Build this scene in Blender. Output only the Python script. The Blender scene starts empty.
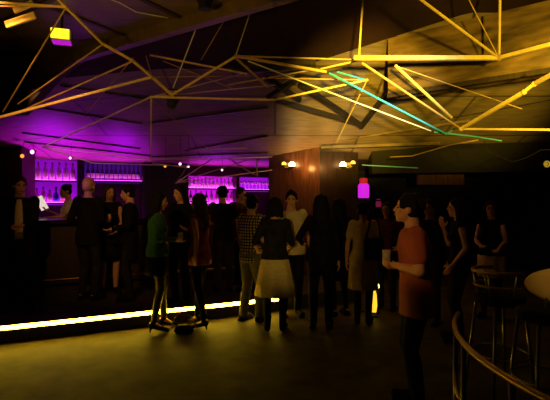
import bpy, bmesh, math, random
from mathutils import Vector, Matrix, Euler
random.seed(7)
PI = math.pi
C = bpy.context.scene.collection
EYE = 1.6
F = 440.0
def V(*a): return Vector(a)
def at(px, py, d):                       # point that stands d metres away along the view axis
    return V((px-275)/F*d, d, EYE+(200-py)/F*d)
def X(px, d): return (px-275)/F*d

# ------------------------------------------------------------------ materials
def new_mat(name):
    m = bpy.data.materials.new(name); m.use_nodes = True
    return m, m.node_tree.nodes, m.node_tree.links, m.node_tree.nodes['Principled BSDF']
def mat(name, col, rough=.6, metal=0, var=.25, scale=14, bump=0, spec=.4, stretch=None, trans=0):
    m, N, L, b = new_mat(name)
    tc = N.new('ShaderNodeTexCoord'); nz = N.new('ShaderNodeTexNoise'); nz.inputs['Scale'].default_value = scale
    nz.inputs['Detail'].default_value = 4
    if stretch:
        mp = N.new('ShaderNodeMapping'); mp.inputs['Scale'].default_value = stretch
        L.new(tc.outputs['Object'], mp.inputs[0]); L.new(mp.outputs[0], nz.inputs['Vector'])
    else: L.new(tc.outputs['Object'], nz.inputs['Vector'])
    r = N.new('ShaderNodeValToRGB')
    r.color_ramp.elements[0].position = .3; r.color_ramp.elements[1].position = .7
    r.color_ramp.elements[0].color = (*[c*(1-var) for c in col], 1)
    r.color_ramp.elements[1].color = (*[min(1, c*(1+var)) for c in col], 1)
    L.new(nz.outputs[0], r.inputs[0]); L.new(r.outputs[0], b.inputs['Base Color'])
    b.inputs['Roughness'].default_value = rough; b.inputs['Metallic'].default_value = metal
    b.inputs['Specular IOR Level'].default_value = spec
    if trans: b.inputs['Transmission Weight'].default_value = trans
    if bump:
        bp = N.new('ShaderNodeBump'); bp.inputs['Strength'].default_value = bump; bp.inputs['Distance'].default_value = .02
        L.new(nz.outputs[0], bp.inputs['Height']); L.new(bp.outputs[0], b.inputs['Normal'])
    return m
def emit(name, col, s):
    m, N, L, b = new_mat(name)
    b.inputs['Base Color'].default_value = (*[min(1, c*.5) for c in col], 1)
    b.inputs['Emission Color'].default_value = (*col, 1); b.inputs['Emission Strength'].default_value = s
    return m
def checked(name, dark, light, scale):
    m, N, L, b = new_mat(name)
    tc = N.new('ShaderNodeTexCoord'); sp = N.new('ShaderNodeSeparateXYZ'); L.new(tc.outputs['Object'], sp.inputs[0])
    prev = None
    for ax in ('X', 'Z'):
        a = N.new('ShaderNodeMath'); a.operation = 'MULTIPLY'; a.inputs[1].default_value = scale; L.new(sp.outputs[ax], a.inputs[0])
        f = N.new('ShaderNodeMath'); f.operation = 'FRACT'; L.new(a.outputs[0], f.inputs[0])
        g = N.new('ShaderNodeMath'); g.operation = 'GREATER_THAN'; g.inputs[1].default_value = .42; L.new(f.outputs[0], g.inputs[0])
        if prev is None: prev = g
        else:
            mm = N.new('ShaderNodeMath'); mm.operation = 'MULTIPLY'; L.new(prev.outputs[0], mm.inputs[0]); L.new(g.outputs[0], mm.inputs[1]); prev = mm
    mx = N.new('ShaderNodeMix'); mx.data_type = 'RGBA'; mx.inputs[6].default_value = (*dark, 1); mx.inputs[7].default_value = (*light, 1)
    L.new(prev.outputs[0], mx.inputs[0]); L.new(mx.outputs[2], b.inputs['Base Color']); b.inputs['Roughness'].default_value = .85
    return m
def planks(name, col, scale, rough=.5, gap=.35):
    """boards with grain and dark seams, in object space along z"""
    m, N, L, b = new_mat(name)
    tc = N.new('ShaderNodeTexCoord'); br = N.new('ShaderNodeTexBrick')
    br.inputs['Scale'].default_value = scale; br.inputs['Mortar Size'].default_value = .012
    br.inputs['Color1'].default_value = (*col, 1); br.inputs['Color2'].default_value = (*[c*.72 for c in col], 1)
    br.inputs['Mortar'].default_value = (*[c*gap for c in col], 1)
    br.inputs['Brick Width'].default_value = 1.6; br.inputs['Row Height'].default_value = .7
    nz = N.new('ShaderNodeTexNoise'); nz.inputs['Scale'].default_value = 3.5; nz.inputs['Detail'].default_value = 6
    mp = N.new('ShaderNodeMapping'); mp.inputs['Scale'].default_value = (1, 6, 1)
    L.new(tc.outputs['Object'], mp.inputs[0]); L.new(mp.outputs[0], nz.inputs['Vector']); L.new(tc.outputs['Object'], br.inputs['Vector'])
    mx = N.new('ShaderNodeMix'); mx.data_type = 'RGBA'; mx.blend_type = 'MULTIPLY'; mx.inputs[0].default_value = .75
    L.new(br.outputs['Color'], mx.inputs[6]); L.new(nz.outputs[0], mx.inputs[7]); L.new(mx.outputs[2], b.inputs['Base Color'])
    b.inputs['Roughness'].default_value = rough
    return m

M = dict(
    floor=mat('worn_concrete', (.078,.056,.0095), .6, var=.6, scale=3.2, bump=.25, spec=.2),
    deck=mat('dark_deck', (.045,.035,.02), .55, var=.4, scale=5, bump=.1),
    riser=mat('black_riser', (.02,.016,.01), .6),
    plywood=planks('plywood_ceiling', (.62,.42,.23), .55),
    maroon=mat('unlit_dark_ceiling', (.030,.009,.011), .8, var=.35, scale=2.5),  # darkened so the near ceiling reads as unlit
    soffit=planks('stained_soffit', (.26,.16,.07), .6, .45),
    bulk=mat('stained_board', (.16,.09,.025), .5, var=.65, scale=3.2, stretch=(1,1,4)),
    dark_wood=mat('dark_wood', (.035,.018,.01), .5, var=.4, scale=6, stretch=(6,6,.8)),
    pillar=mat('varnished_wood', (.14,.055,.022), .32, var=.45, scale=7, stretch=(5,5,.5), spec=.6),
    brown=mat('brown_wall', (.05,.022,.012), .6, var=.35, scale=3),
    black=mat('matt_black', (.008,.008,.008), .6),
    blackwall=mat('black_wall', (.012,.008,.007), .8),
    yellow=mat('yellow_batten', (.92,.62,.16), .45, var=.12, scale=20),
    ochre=mat('ochre_batten', (.60,.36,.10), .5, var=.2, scale=20),
    pinkish=mat('pale_batten', (.75,.50,.55), .5, var=.12),
    teal=mat('turquoise_batten', (.05,.50,.95), .4, var=.1),
    white=mat('white_cord', (.85,.82,.80), .5, var=.05),
    dark_brown=mat('dark_brown_bar', (.02,.012,.008), .7),
    counter=mat('bar_front', (.035,.022,.012), .45, var=.4, scale=5, stretch=(1,1,4)),
    countertop=mat('bar_top', (.03,.02,.014), .25, var=.3),
    brass=mat('brass', (.30,.19,.05), .4, metal=.9, var=.1),
    steel=mat('steel', (.3,.3,.3), .35, metal=.9, var=.1),
    skin=mat('skin', (.74,.40,.24), .5, var=.06, scale=8),
    skin2=mat('skin_tan', (.60,.30,.17), .5, var=.06, scale=8),
    lips=mat('lips', (.40,.12,.10), .4), eye=mat('eye_dark', (.05,.035,.03), .2, spec=.7),
    hair_black=mat('black_hair', (.012,.009,.008), .75, spec=.12, var=.4, scale=30, stretch=(3,3,.4)),
    hair_brown=mat('brown_hair', (.05,.025,.013), .7, spec=.15, var=.4, scale=30, stretch=(3,3,.4)),
    hair_blond=mat('fair_hair', (.42,.24,.10), .5, var=.4, scale=30, stretch=(3,3,.4)),
    c_black=mat('black_cloth', (.010,.009,.009), .85, spec=.08, var=.4),
    c_char=mat('charcoal_cloth', (.022,.020,.020), .85, spec=.08, var=.4),
    c_green=mat('green_knit', (.035,.16,.06), .85, var=.3, scale=40, bump=.2),
    c_red=mat('dark_red_cloth', (.22,.018,.025), .75, var=.35),
    c_rust=mat('rust_cotton', (.44,.11,.055), .85, var=.15, scale=9),
    c_white=mat('white_cotton', (.78,.66,.46), .85, var=.08, scale=9),
    c_cream=mat('cream_wool', (.82,.66,.34), .9, var=.12, scale=30, bump=.2),
    c_beige=mat('beige_cloth', (.55,.38,.18), .9, var=.15, scale=20),
    c_jean=mat('faded_jean', (.13,.12,.10), .9, var=.25, scale=18),
    c_khaki=mat('khaki_cloth', (.08,.058,.026), .9, var=.2),
    c_maroon=mat('maroon_cloth', (.10,.02,.02), .9, var=.2),
    c_check=checked('checked_cotton', (.012,.011,.010), (.62,.50,.24), 26),
    tights=mat('sheer_tights', (.09,.055,.03), .5, var=.15),
    cushion=mat('pale_upholstery', (.80,.55,.24), .7, var=.1, scale=6),
    glow_card=emit('glowing_white_card', (1,.86,.70), .75),  # the card's brightness is put in as emission
    paper=mat('white_card', (.9,.85,.75), .6, var=.03),
    led=emit('warm_led', (1,.62,.028), 34),
    purple_led=emit('purple_led', (.55,.01,1), 14),
    panel=emit('violet_back_panel', (.33,.004,.66), .55),
    panel_blue=emit('blue_violet_back_panel', (.10,.01,.40), .22),
    panel_pink=emit('magenta_back_panel', (.60,.008,.72), .75),
    shelf_glow=emit('magenta_shelf_light', (1,.10,1), 6),
    bulb=emit('warm_bulb', (1,.62,.20), 14), bulb2=emit('amber_bulb', (1,.45,.05), 3.0),
    lampface=emit('yellow_lamp_face', (1,.80,.02), 1.6),
    tinylamp=emit('pink_white_spot', (1,.45,.95), 4), tinyorange=emit('orange_spot', (1,.30,.04), 1.6),
    goldemit=emit('gold_emitter', (1,.58,.03), 1.3), goldspot=emit('gold_spot', (1,.75,.15), 3.5),
    jar=emit('magenta_jar', (.75,.02,.80), .9), jarcap=emit('red_jar_cap', (.8,.03,.03), .45), pinkjar=emit('pink_jar', (.55,.03,.13), .22),
    dimlamp=emit('dim_yellow_lamp', (1,.60,.05), .35),
    glass=mat('clear_bottle', (.85,.70,.95), .15, var=.03, trans=.3), g_pink=mat('pink_bottle', (.95,.25,.60), .15, var=.03, trans=.5),
    g_blue=mat('blue_bottle', (.06,.12,.95), .15, var=.03, trans=.35), g_red=mat('red_bottle', (.95,.10,.08), .15, var=.03, trans=.35),
    g_dark=mat('dark_bottle', (.10,.04,.22), .12, var=.03, trans=.3),
    cup=mat('plastic_cup', (.85,.75,.6), .25, var=.05, trans=.4), drink=mat('amber_drink', (.8,.45,.12), .2, var=.05),
)

# ------------------------------------------------------------------ mesh helpers
def obj(name, bm, m, parent=None, smooth=False):
    if isinstance(bm, bpy.types.Mesh): me = bm
    else:
        bmesh.ops.recalc_face_normals(bm, faces=bm.faces[:])
        me = bpy.data.meshes.new(name); bm.to_mesh(me); bm.free()
    if smooth: me.polygons.foreach_set('use_smooth', [True]*len(me.polygons))
    if m and not me.materials: me.materials.append(M[m])
    o = bpy.data.objects.new(name, me); C.objects.link(o)
    if parent: o.parent = parent
    return o
def tag(o, label, cat, group=None, kind=None):
    o['label'] = label; o['category'] = cat
    if group: o['group'] = group
    if kind: o['kind'] = kind
    return o
def thing(name, label, cat, loc=(0,0,0), rz=0, group=None):
    o = bpy.data.objects.new(name, None); C.objects.link(o); o.empty_display_size = .1
    o.location = loc; o.rotation_euler = (0,0,rz)
    return tag(o, label, cat, group)
def struct(name, bm, m, label=None, cat=None):
    o = obj(name, bm, m); o['kind'] = 'structure'
    o['label'] = label or name.replace('_', ' '); o['category'] = cat or name.split('_')[0]
    return o
def dup(root, loc, rz=None, label=None):
    def cp(o, par):
        c = o.copy(); C.objects.link(c); c.parent = par
        for ch in o.children: cp(ch, c)
        return c
    kids = list(root.children)
    r = root.copy(); C.objects.link(r); r.location = loc
    for k in kids: cp(k, r)
    if rz is not None: r.rotation_euler = (0,0,rz)
    if label: r['label'] = label
    return r
def box(bm, c, s, R=None):
    mt = Matrix.Translation(Vector(c)) @ (R.to_4x4() if R else Matrix()) @ Matrix.Diagonal((*s, 1))
    bmesh.ops.create_cube(bm, size=1, matrix=mt)
def frame(d):
    d = d.normalized(); a = V(0,0,1) if abs(d.z) < .95 else V(1,0,0)
    x = d.cross(a).normalized(); return x, d.cross(x).normalized()
def tube(bm, pts, radii, seg=8, cap=True):
    pts = [Vector(p) for p in pts]
    if not hasattr(radii, '__len__'): radii = [radii]*len(pts)
    rings = []; x = None
    for i, p in enumerate(pts):
        d = (pts[min(i+1, len(pts)-1)] - pts[max(i-1, 0)]).normalized()
        if x is None: x, y = frame(d)
        else:
            x = (x - d*x.dot(d)).normalized(); y = d.cross(x)
        rings.append([bm.verts.new(p + (x*math.cos(2*PI*k/seg) + y*math.sin(2*PI*k/seg))*radii[i]) for k in range(seg)])
    for a, b in zip(rings, rings[1:]):
        for k in range(seg): bm.faces.new((a[k], a[(k+1)%seg], b[(k+1)%seg], b[k]))
    if cap: bm.faces.new(rings[0][::-1]); bm.faces.new(rings[-1])
def bar(bm, a, b, w, h=None):                     # square section batten
    a = Vector(a); b = Vector(b); d = b-a; x, y = frame(d); h = h or w
    R = Matrix((x, y, d.normalized())).transposed()
    box(bm, (a+b)/2, (w, h, d.length), R)
def ell(bm, c, r, R=None, u=14, v=9):
    mt = Matrix.Translation(Vector(c)) @ (R.to_4x4() if R else Matrix()) @ Matrix.Diagonal((*r, 1))
    bmesh.ops.create_uvsphere(bm, u_segments=u, v_segments=v, radius=1, matrix=mt)
def cone(bm, a, ra, b, rb, seg=12):               # round-ended taper
    a = Vector(a); b = Vector(b)
    tube(bm, (a, b), (ra, rb), seg); ell(bm, a, (ra,)*3, u=seg, v=8); ell(bm, b, (rb,)*3, u=seg, v=8)
def loft(bm, rings, seg=24):                      # ring: (centre, rx, ry[, fold, n])
    R = []
    for rg in rings:
        c, rx, ry = rg[:3]; fo, n = (rg[3], rg[4]) if len(rg) > 3 else (0, 0)
        vs = []
        for k in range(seg):
            t = 2*PI*k/seg; q = 1 + fo*math.sin(n*t + .6*math.sin(2*t))
            vs.append(bm.verts.new(Vector(c) + V(rx*q*math.cos(t), ry*q*math.sin(t), 0)))
        R.append(vs)
    for a, b in zip(R, R[1:]):
        for k in range(seg): bm.faces.new((a[k], a[(k+1)%seg], b[(k+1)%seg], b[k]))
    bm.faces.new(R[0][::-1]); bm.faces.new(R[-1])
def lathe(bm, prof, seg=16, c=(0,0,0)):
    c = Vector(c); R = [[bm.verts.new(c + V(r*math.cos(2*PI*k/seg), r*math.sin(2*PI*k/seg), z)) for k in range(seg)] for r, z in prof]
    for a, b in zip(R, R[1:]):
        for k in range(seg): bm.faces.new((a[k], a[(k+1)%seg], b[(k+1)%seg], b[k]))
    bm.faces.new(R[0][::-1]); bm.faces.new(R[-1])
def prism(bm, pts, z0, z1):
    lo = [bm.verts.new((x, y, z0)) for x, y in pts]; hi = [bm.verts.new((x, y, z1)) for x, y in pts]
    n = len(pts); bm.faces.new(lo[::-1]); bm.faces.new(hi)
    for k in range(n): bm.faces.new((lo[k], lo[(k+1)%n], hi[(k+1)%n], hi[k]))
def fuse(bm, voxel=.009, it=4):                   # melt overlapping volumes into one continuous skin
    bmesh.ops.recalc_face_normals(bm, faces=bm.faces[:])
    me = bpy.data.meshes.new('fuse'); bm.to_mesh(me); bm.free()
    o = bpy.data.objects.new('fuse', me); C.objects.link(o)
    r = o.modifiers.new('r', 'REMESH'); r.mode = 'VOXEL'; r.voxel_size = voxel; r.use_smooth_shade = True
    s = o.modifiers.new('s', 'SMOOTH'); s.factor = .5; s.iterations = it
    dg = bpy.context.evaluated_depsgraph_get(); dg.update()
    out = bpy.data.meshes.new_from_object(o.evaluated_get(dg))
    bpy.data.objects.remove(o); bpy.data.meshes.remove(me)
    out.materials.clear()
    out.polygons.foreach_set('use_smooth', [True]*len(out.polygons))
    return out

# ------------------------------------------------------------------ room
U = V(.906,.422,0); NN = V(.422,-.906,0)          # along the bar / from the back bar towards the dance floor
P0 = V(-4.5,8.8,0); T_EDGE = 4.14; DECK = .2
UANG = math.atan2(U.y, U.x)
def B(s, t, z=0): return P0 + U*s + NN*t + V(0,0,z)
def s_at(px, t=0):
    k = (px-275)/F; o = P0 + NN*t
    return (o.y*k - o.x)/(U.x - U.y*k)
def ceil_z(x, y):
    t = (x-P0.x)*NN.x + (y-P0.y)*NN.y
    return min(2.4+.22*max(t,0), max(2.4, 2.4+.3*(8.7-y)), 4.15)
def ceil_hit(px, py, off=.03):
    d = 2.0
    while d < 14:
        p = at(px, py, d)
        if p.z >= ceil_z(p.x, p.y)-off: return p
        d += .01
    return p

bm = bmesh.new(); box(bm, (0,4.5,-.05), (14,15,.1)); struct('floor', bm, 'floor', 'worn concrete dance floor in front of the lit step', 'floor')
# raised deck by the bar; its long edge carries the lit strip
s0, s1 = -3.6, 4.55
bm = bmesh.new(); prism(bm, [B(s,t)[:2] for s, t in ((s0,-.3),(s1,-.3),(s1,T_EDGE-.01),(s0,T_EDGE-.01))], 0, DECK)
struct('floor_platform', bm, 'deck', 'raised dark platform along the bar', 'floor')
def ubox(bm, sa, sb, ta, tb, za, zb):
    prism(bm, [B(s,t)[:2] for s, t in ((sa,ta),(sb,ta),(sb,tb),(sa,tb))], za, zb)
st = thing('step_light', 'long glowing warm white strip along the platform edge at floor level', 'light strip')
sl = s_at(284, T_EDGE)
bm = bmesh.new(); ubox(bm, s0+.02, sl, T_EDGE-.008, T_EDGE+.018, .145, .195); obj('diffuser', bm, 'led', st)
bm = bmesh.new(); ubox(bm, s0+.02, sl, T_EDGE-.008, T_EDGE+.026, .130, .149); obj('housing', bm, 'riser', st)
bm = bmesh.new(); ubox(bm, s0+.02, s1, T_EDGE-.008, T_EDGE+.022, .196, .203); obj('nosing', bm, 'riser', st)

def ceil_mesh(fa, fb, ny=60):
    bm = bmesh.new(); nx = 140; g = {}
    for j in range(ny+1):
        for i in range(nx+1):
            x = -7+14*i/nx; y = fa(x)+(fb(x)-fa(x))*j/ny
            g[i,j] = bm.verts.new((x, y, ceil_z(x, y)))
    for j in range(ny):
        for i in range(nx): bm.faces.new((g[i,j], g[i+1,j], g[i+1,j+1], g[i,j+1]))
    return bm
unlit_edge = lambda x: max(4.7, 5.7-.55*max(0, x-.25))
struct('ceiling', ceil_mesh(unlit_edge, lambda x: 12.2), 'plywood', 'sloping board ceiling towards the bar', 'ceiling')
struct('ceiling_front', ceil_mesh(lambda x: -3, unlit_edge), 'maroon', 'near ceiling overhead, its colour darkened as if unlit', 'ceiling')  # missing light is put into this part's darker colour
def wall(name, a, b, z0, z1, m, label, th=.12):
    bm = bmesh.new(); a = Vector((*a,0)); b = Vector((*b,0)); d = (b-a).normalized(); n = V(-d.y, d.x, 0)*th
    prism(bm, [p[:2] for p in (a, b, b+n, a+n)], z0, z1); return struct(name, bm, m, label, 'wall')
wb0, wb1 = B(-2.6,-.35), B(5.2,-.35)
wall('wall_bar', wb0[:2], wb1[:2], 0, 3.4, 'brown', 'dark wall behind the back bar')
wall('wall_back', wb1[:2], (6.2,11.3), 0, 3.4, 'blackwall', 'black wall at the back right of the room')
wall('wall_right', (6.0,11.4), (6.0,-2.5), 0, 4.3, 'blackwall', 'black wall on the right')
wall('wall_left', (-6.4,-2.5), (-6.4,9.4), 0, 4.3, 'brown', 'dark brown wall on the left')
wall('wall_front', (6.2,-2.6), (-6.4,-2.6), 0, 4.3, 'blackwall', 'black wall behind the viewer')
# dark pier at the far left and the panel over it
bm = bmesh.new(); prism(bm, [(X(22,7.9),7.9), (X(22,7.9)+.02,8.3), (-6.3,8.3), (-6.3,7.9)], 0, 3.3); struct('wall_pier_left', bm, 'brown', 'dark brown pier at the left end of the bar', 'wall')
bm = bmesh.new(); dd = 5.0
pl = [(-60,116),(21,113),(46,86),(64,68),(82,56),(82,20),(-60,20)]
lo = [bm.verts.new(at(x,y,dd)) for x,y in pl]; hi = [bm.verts.new(at(x,y,dd)+V(0,.15,0)) for x,y in pl]
bm.faces.new(lo); bm.faces.new(hi[::-1])
for k in range(len(pl)): bm.faces.new((lo[k], lo[(k+1)%len(pl)], hi[(k+1)%len(pl)], hi[k]))
struct('wall_upper_left', bm, 'brown', 'brown bulkhead panel with a slanted edge at upper left', 'wall')
# wood-lined soffit at upper left with its edge beam
e0 = V(-.27,3.74,0); e1 = V(-1.9,4.8,0); ed = (e1-e0).normalized(); en = V(ed.y,-ed.x,0); en = en if en.y < 0 else -en
a = e0-ed*1.9; b = e1+ed*1.2
bm = bmesh.new(); prism(bm, [p[:2] for p in (a, b, b+en*4.2, a+en*4.2)], 3.3, 3.38); struct('ceiling_soffit', bm, 'soffit', 'wood lined lower ceiling at upper left', 'ceiling')
bm = bmesh.new(); bar(bm, a+V(0,0,3.26), b+V(0,0,3.26), .09, .15); struct('trim_soffit_beam', bm, 'soffit', 'wooden beam along the edge of the lower ceiling', 'trim')
for k, off in enumerate((.9, 1.7)):
    bm = bmesh.new(); bar(bm, a+en*off+V(0,0,3.294), b+en*off+V(0,0,3.294), .05, .016); struct('trim_soffit_%d' % (k+1), bm, 'dark_wood', 'dark batten under the lower ceiling', 'trim')
for k, off in enumerate((1.5, 2.6, 3.4)):
    bm = bmesh.new(); p = a+ed*off; bar(bm, p+V(0,0,3.294), p+en*4+V(0,0,3.294), .05, .016); struct('trim_soffit_%d' % (k+3), bm, 'dark_wood', 'dark cross batten under the lower ceiling', 'trim')
# stained board bulkhead at upper right
ra = V(X(388,4.97),4.97,0); rb = V(2.5,4.0,0); rd = (rb-ra).normalized(); rb2 = rb+rd*1.8; rn = V(-rd.y, rd.x, 0)
bm = bmesh.new(); prism(bm, [p[:2] for p in (ra, rb2, rb2+rn*.3, ra+rn*.3)], 2.79, 3.42); struct('wall_upper_right', bm, 'bulk', 'stained board bulkhead at upper right', 'wall')
bm = bmesh.new(); bar(bm, ra-rn*.012+V(0,0,2.775), rb2-rn*.012+V(0,0,2.775), .03, .05); struct('trim_bulkhead', bm, 'dark_wood', 'dark strip under the right bulkhead', 'trim')
# dark battens over the ceiling boards
bat = [((40,108),(142,124)), ((22,133),(140,149)), ((24,142),(150,156)), ((150,123),(268,108)), ((186,151),(268,136)),
       ((60,86),(150,100)), ((150,157),(268,153)), ((440,86),(560,74)), ((440,120),(560,98))]
for k, (p, q) in enumerate(bat):
    bm = bmesh.new(); hh = [ceil_hit(p[0]+(q[0]-p[0])*j/14, p[1]+(q[1]-p[1])*j/14, .008) for j in range(15)]
    for a_, b_ in zip(hh, hh[1:]): bar(bm, a_, b_, .06, .016)
    struct('trim_%d' % (k+1), bm, 'dark_wood', 'thin dark batten across the sloping ceiling', 'trim')
bm = bmesh.new(); p = ceil_hit(232,70,.06); q = ceil_hit(316,64,.06); bar(bm, p, q, .10, .12); struct('trim_beam', bm, 'dark_wood', 'dark beam across the sloping ceiling', 'trim')
# dark bars crossing under the sloping ceiling, over the pillar
tr = thing('dark_crossbars', 'dark truss under the ochre sloping ceiling above the pillar', 'crossbars')
for p, q in (((266,78),(300,100)), ((268,98),(360,124)), ((300,84),(362,126)), ((361,127),(388,92)), ((388,92),(420,70)), ((268,98),(298,78))):
    bm = bmesh.new(); bar(bm, ceil_hit(*p, .10), ceil_hit(*q, .10), .055, .07); obj('crossbar', bm, 'dark_brown', tr)

# pillar in varnished wood
pc = (.82,8.1); pleft = (X(269,8.55),8.55); pright = (X(358,8.35),8.35)
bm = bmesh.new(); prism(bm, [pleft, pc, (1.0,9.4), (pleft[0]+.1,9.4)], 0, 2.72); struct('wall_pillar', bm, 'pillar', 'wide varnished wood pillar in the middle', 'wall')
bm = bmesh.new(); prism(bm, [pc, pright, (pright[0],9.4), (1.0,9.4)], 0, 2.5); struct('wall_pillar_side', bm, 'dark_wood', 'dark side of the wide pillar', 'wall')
bm = bmesh.new(); bar(bm, V(.84,8.06,2.56), V(X(440,7.8),7.8,2.60), .12, .05); struct('trim_ledge', bm, 'bulk', 'wooden ledge at the top of the pillar', 'trim')
bm = bmesh.new(); bar(bm, V(.84,8.02,2.64), V(X(470,7.0),7.0,2.86), .05, .04); struct('trim_ledge_upper', bm, 'bulk', 'thin upper ledge above the pillar', 'trim')
# header at the right side in the dark
bm = bmesh.new(); prism(bm, [(X(372,8.3),8.3), (X(640,7.4),7.4), (X(640,7.4),7.7), (X(372,8.3),8.6)], 2.10, 2.62); struct('wall_header', bm, 'blackwall', 'dark header above the back right recess', 'wall')
bm = bmesh.new(); box(bm, (X(440,9.0),9.0,2.02), (.95,.1,.22)); struct('wall_recess', bm, 'pillar', 'reddish wood panel in the back right recess', 'wall')

# ------------------------------------------------------------------ back bar
bz = []
def unit(label, pxa, pxb, shelves, panel, sdepth=.30, top=2.5):
    sa, sb = s_at(pxa), s_at(pxb)
    u = thing('back_bar_cabinet', label, 'shelving', (0,0,0), 0, 'lit shelving units behind the bar')
    bm = bmesh.new(); ubox(bm, sa, sb, -.08, -.05, shelves[-1]-.05, top); obj('back_panel', bm, panel, u)
    bm = bmesh.new(); ubox(bm, sa-.03, sb+.03, -.3, .42, DECK, 1.12); obj('base_cabinet', bm, 'counter', u)
    for sx in (sa-.03, sb):
        bm = bmesh.new(); ubox(bm, sx, sx+.03, -.05, sdepth-.06, 1.12, top); obj('side_panel', bm, 'dark_wood', u)
    for z in shelves:
        bm = bmesh.new(); ubox(bm, sa, sb, -.05, sdepth-.04, z-.03, z); sh = obj('shelf', bm, 'dark_wood', u)
        bm = bmesh.new(); ubox(bm, sa+.01, sb-.01, .03, .19, z, z+.006); obj('shelf_light', bm, 'shelf_glow', sh)
    return sa, sb
uA = unit('violet lit bottle shelves at the left end of the bar', 27, 77, (1.99,1.55), 'panel', top=2.42)
uB = unit('blue violet glass rack between the left shelves and the dark post', 84, 141, (2.0,), 'panel_blue', top=2.38)
uC = unit('magenta lit bottle shelves right of the dark post', 186, 233, (1.87,1.53), 'panel_pink', top=2.15)
uD = unit('violet lit glass shelf beside the wide pillar', 236, 269, (1.85,), 'panel', top=2.15)
bm = bmesh.new(); ubox(bm, s_at(142), s_at(184), -.3, .3, DECK, 2.6); struct('wall_post', bm, 'black', 'dark post between the bar shelves', 'wall')

def bottle(m, label, h, r, kind):
    t = thing('bottle', label, 'bottle')
    pr = {'wine': [(r*.9,0),(r,.02),(r,h*.55),(r*.85,h*.64),(r*.36,h*.74),(r*.33,h*.93)],
          'square': [(r,0),(r,h*.60),(r*.9,h*.68),(r*.42,h*.74),(r*.40,h*.92)],
          'round': [(r*.8,0),(r*1.05,h*.15),(r*1.05,h*.4),(r*.6,h*.58),(r*.34,h*.68),(r*.33,h*.92)]}[kind]
    bm = bmesh.new(); lathe(bm, pr, 14); obj('body', bm, m, t, True)
    bm = bmesh.new(); lathe(bm, [(r*.40,h*.92),(r*.40,h)], 10); obj('cap', bm, 'black', t)
    bm = bmesh.new(); lathe(bm, [(r*1.02,h*.14),(r*1.03,h*.16),(r*1.03,h*.40),(r*1.02,h*.42)], 14)
    obj('paper_label', bm, 'paper', t, True)
    return t
ORD = ['first','second','third','fourth','fifth','sixth','seventh','eighth','ninth','tenth','eleventh','twelfth']
def row(sa, sb, n, z, protos, where, group, t=.11):
    for i in range(n):
        s = sa + (sb-sa)*(i+.5)/n
        m, h, r, kind, look = protos[i % len(protos)]
        key = (m, h, r, kind)
        lab = '%s, %s from the left %s' % (look, ORD[i], where)
        loc = B(s, t, z+.007)
        if key not in PRO: PRO[key] = o = bottle(m, lab, h, r, kind); o.location = loc
        else: o = dup(PRO[key], loc, None, lab)
        o['group'] = group; o.rotation_euler = (0,0,UANG)
PRO = {}
cl = lambda h, r, k='wine': ('glass', h, r, k, 'clear lit bottle')
row(uA[0]+.02, uA[1]-.02, 7, 1.99, [cl(.34,.047)], 'on the top left bar shelf', 'bottles on the top left bar shelf')
row(uA[0]+.12, uA[1]-.10, 6, 1.55, [('g_pink',.27,.045,'round','round pink bottle'), ('g_pink',.30,.042,'wine','tall pink bottle'), ('g_pink',.24,.046,'square','square pink bottle'),
    ('g_blue',.30,.050,'round','blue bottle'), ('g_red',.29,.045,'wine','red bottle'), ('g_red',.24,.045,'square','short red bottle')], 'on the lower left bar shelf', 'bottles on the lower left bar shelf')
row(uC[0]+.02, uC[1]-.02, 12, 1.87, [cl(.24,.036), cl(.21,.036,'square')], 'on the upper magenta shelf', 'bottles on the upper magenta shelf')
row(uC[0]+.02, uC[1]-.02, 9, 1.53, [('g_dark',.27,.036,'wine','dark bottle'), cl(.28,.042), ('g_pink',.26,.038,'square','pink bottle')], 'on the lower magenta shelf', 'bottles on the lower magenta shelf')
row(uB[0]+.03, uB[1]-.03, 12, 2.0, [('g_dark',.33,.034,'wine','slim dark bottle')], 'in the blue violet rack', 'slim bottles in the blue violet rack')
# stemmed glasses on the shelf next to the pillar
gl = None
for i in range(8):
    s = uD[0]+.05 + (uD[1]-uD[0]-.1)*(i+.5)/8; lab = 'stemmed glass, %s from the left on the violet shelf by the pillar' % ORD[i]
    if gl is None:
        gl = thing('wine_glass', lab, 'glass', B(s,.11,1.857), 0, 'stemmed glasses on the violet shelf')
        bm = bmesh.new(); lathe(bm, [(.03,0),(.03,.004),(.006,.012),(.005,.09),(.02,.105)], 12); obj('stem', bm, 'glass', gl, True)
        bm = bmesh.new(); lathe(bm, [(.012,.10),(.036,.13),(.040,.16),(.033,.20)], 12); obj('bowl', bm, 'glass', gl, True)
    else: dup(gl, B(s,.11,1.857), None, lab)

# violet uplights on the front edge of the base cabinets, washing the ceiling
for k, ((sa, sb), lab) in enumerate(((uA, 'violet light bar at the foot of the left bar shelves'), (uB, 'violet light bar at the foot of the glass rack'),
                                     (uC, 'violet light bar at the foot of the magenta shelves'), (uD, 'violet light bar at the foot of the shelf by the pillar'))):
    t = thing('light_bar', lab, 'light', (0,0,0), 0, 'violet light bars on the back cabinets')
    bm = bmesh.new(); ubox(bm, sa, sb, .30, .40, 1.121, 1.16); obj('housing', bm, 'black', t)
    bm = bmesh.new(); ubox(bm, sa+.02, sb-.02, .31, .39, 1.16, 1.165); obj('diffuser', bm, 'purple_led', t)

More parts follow.
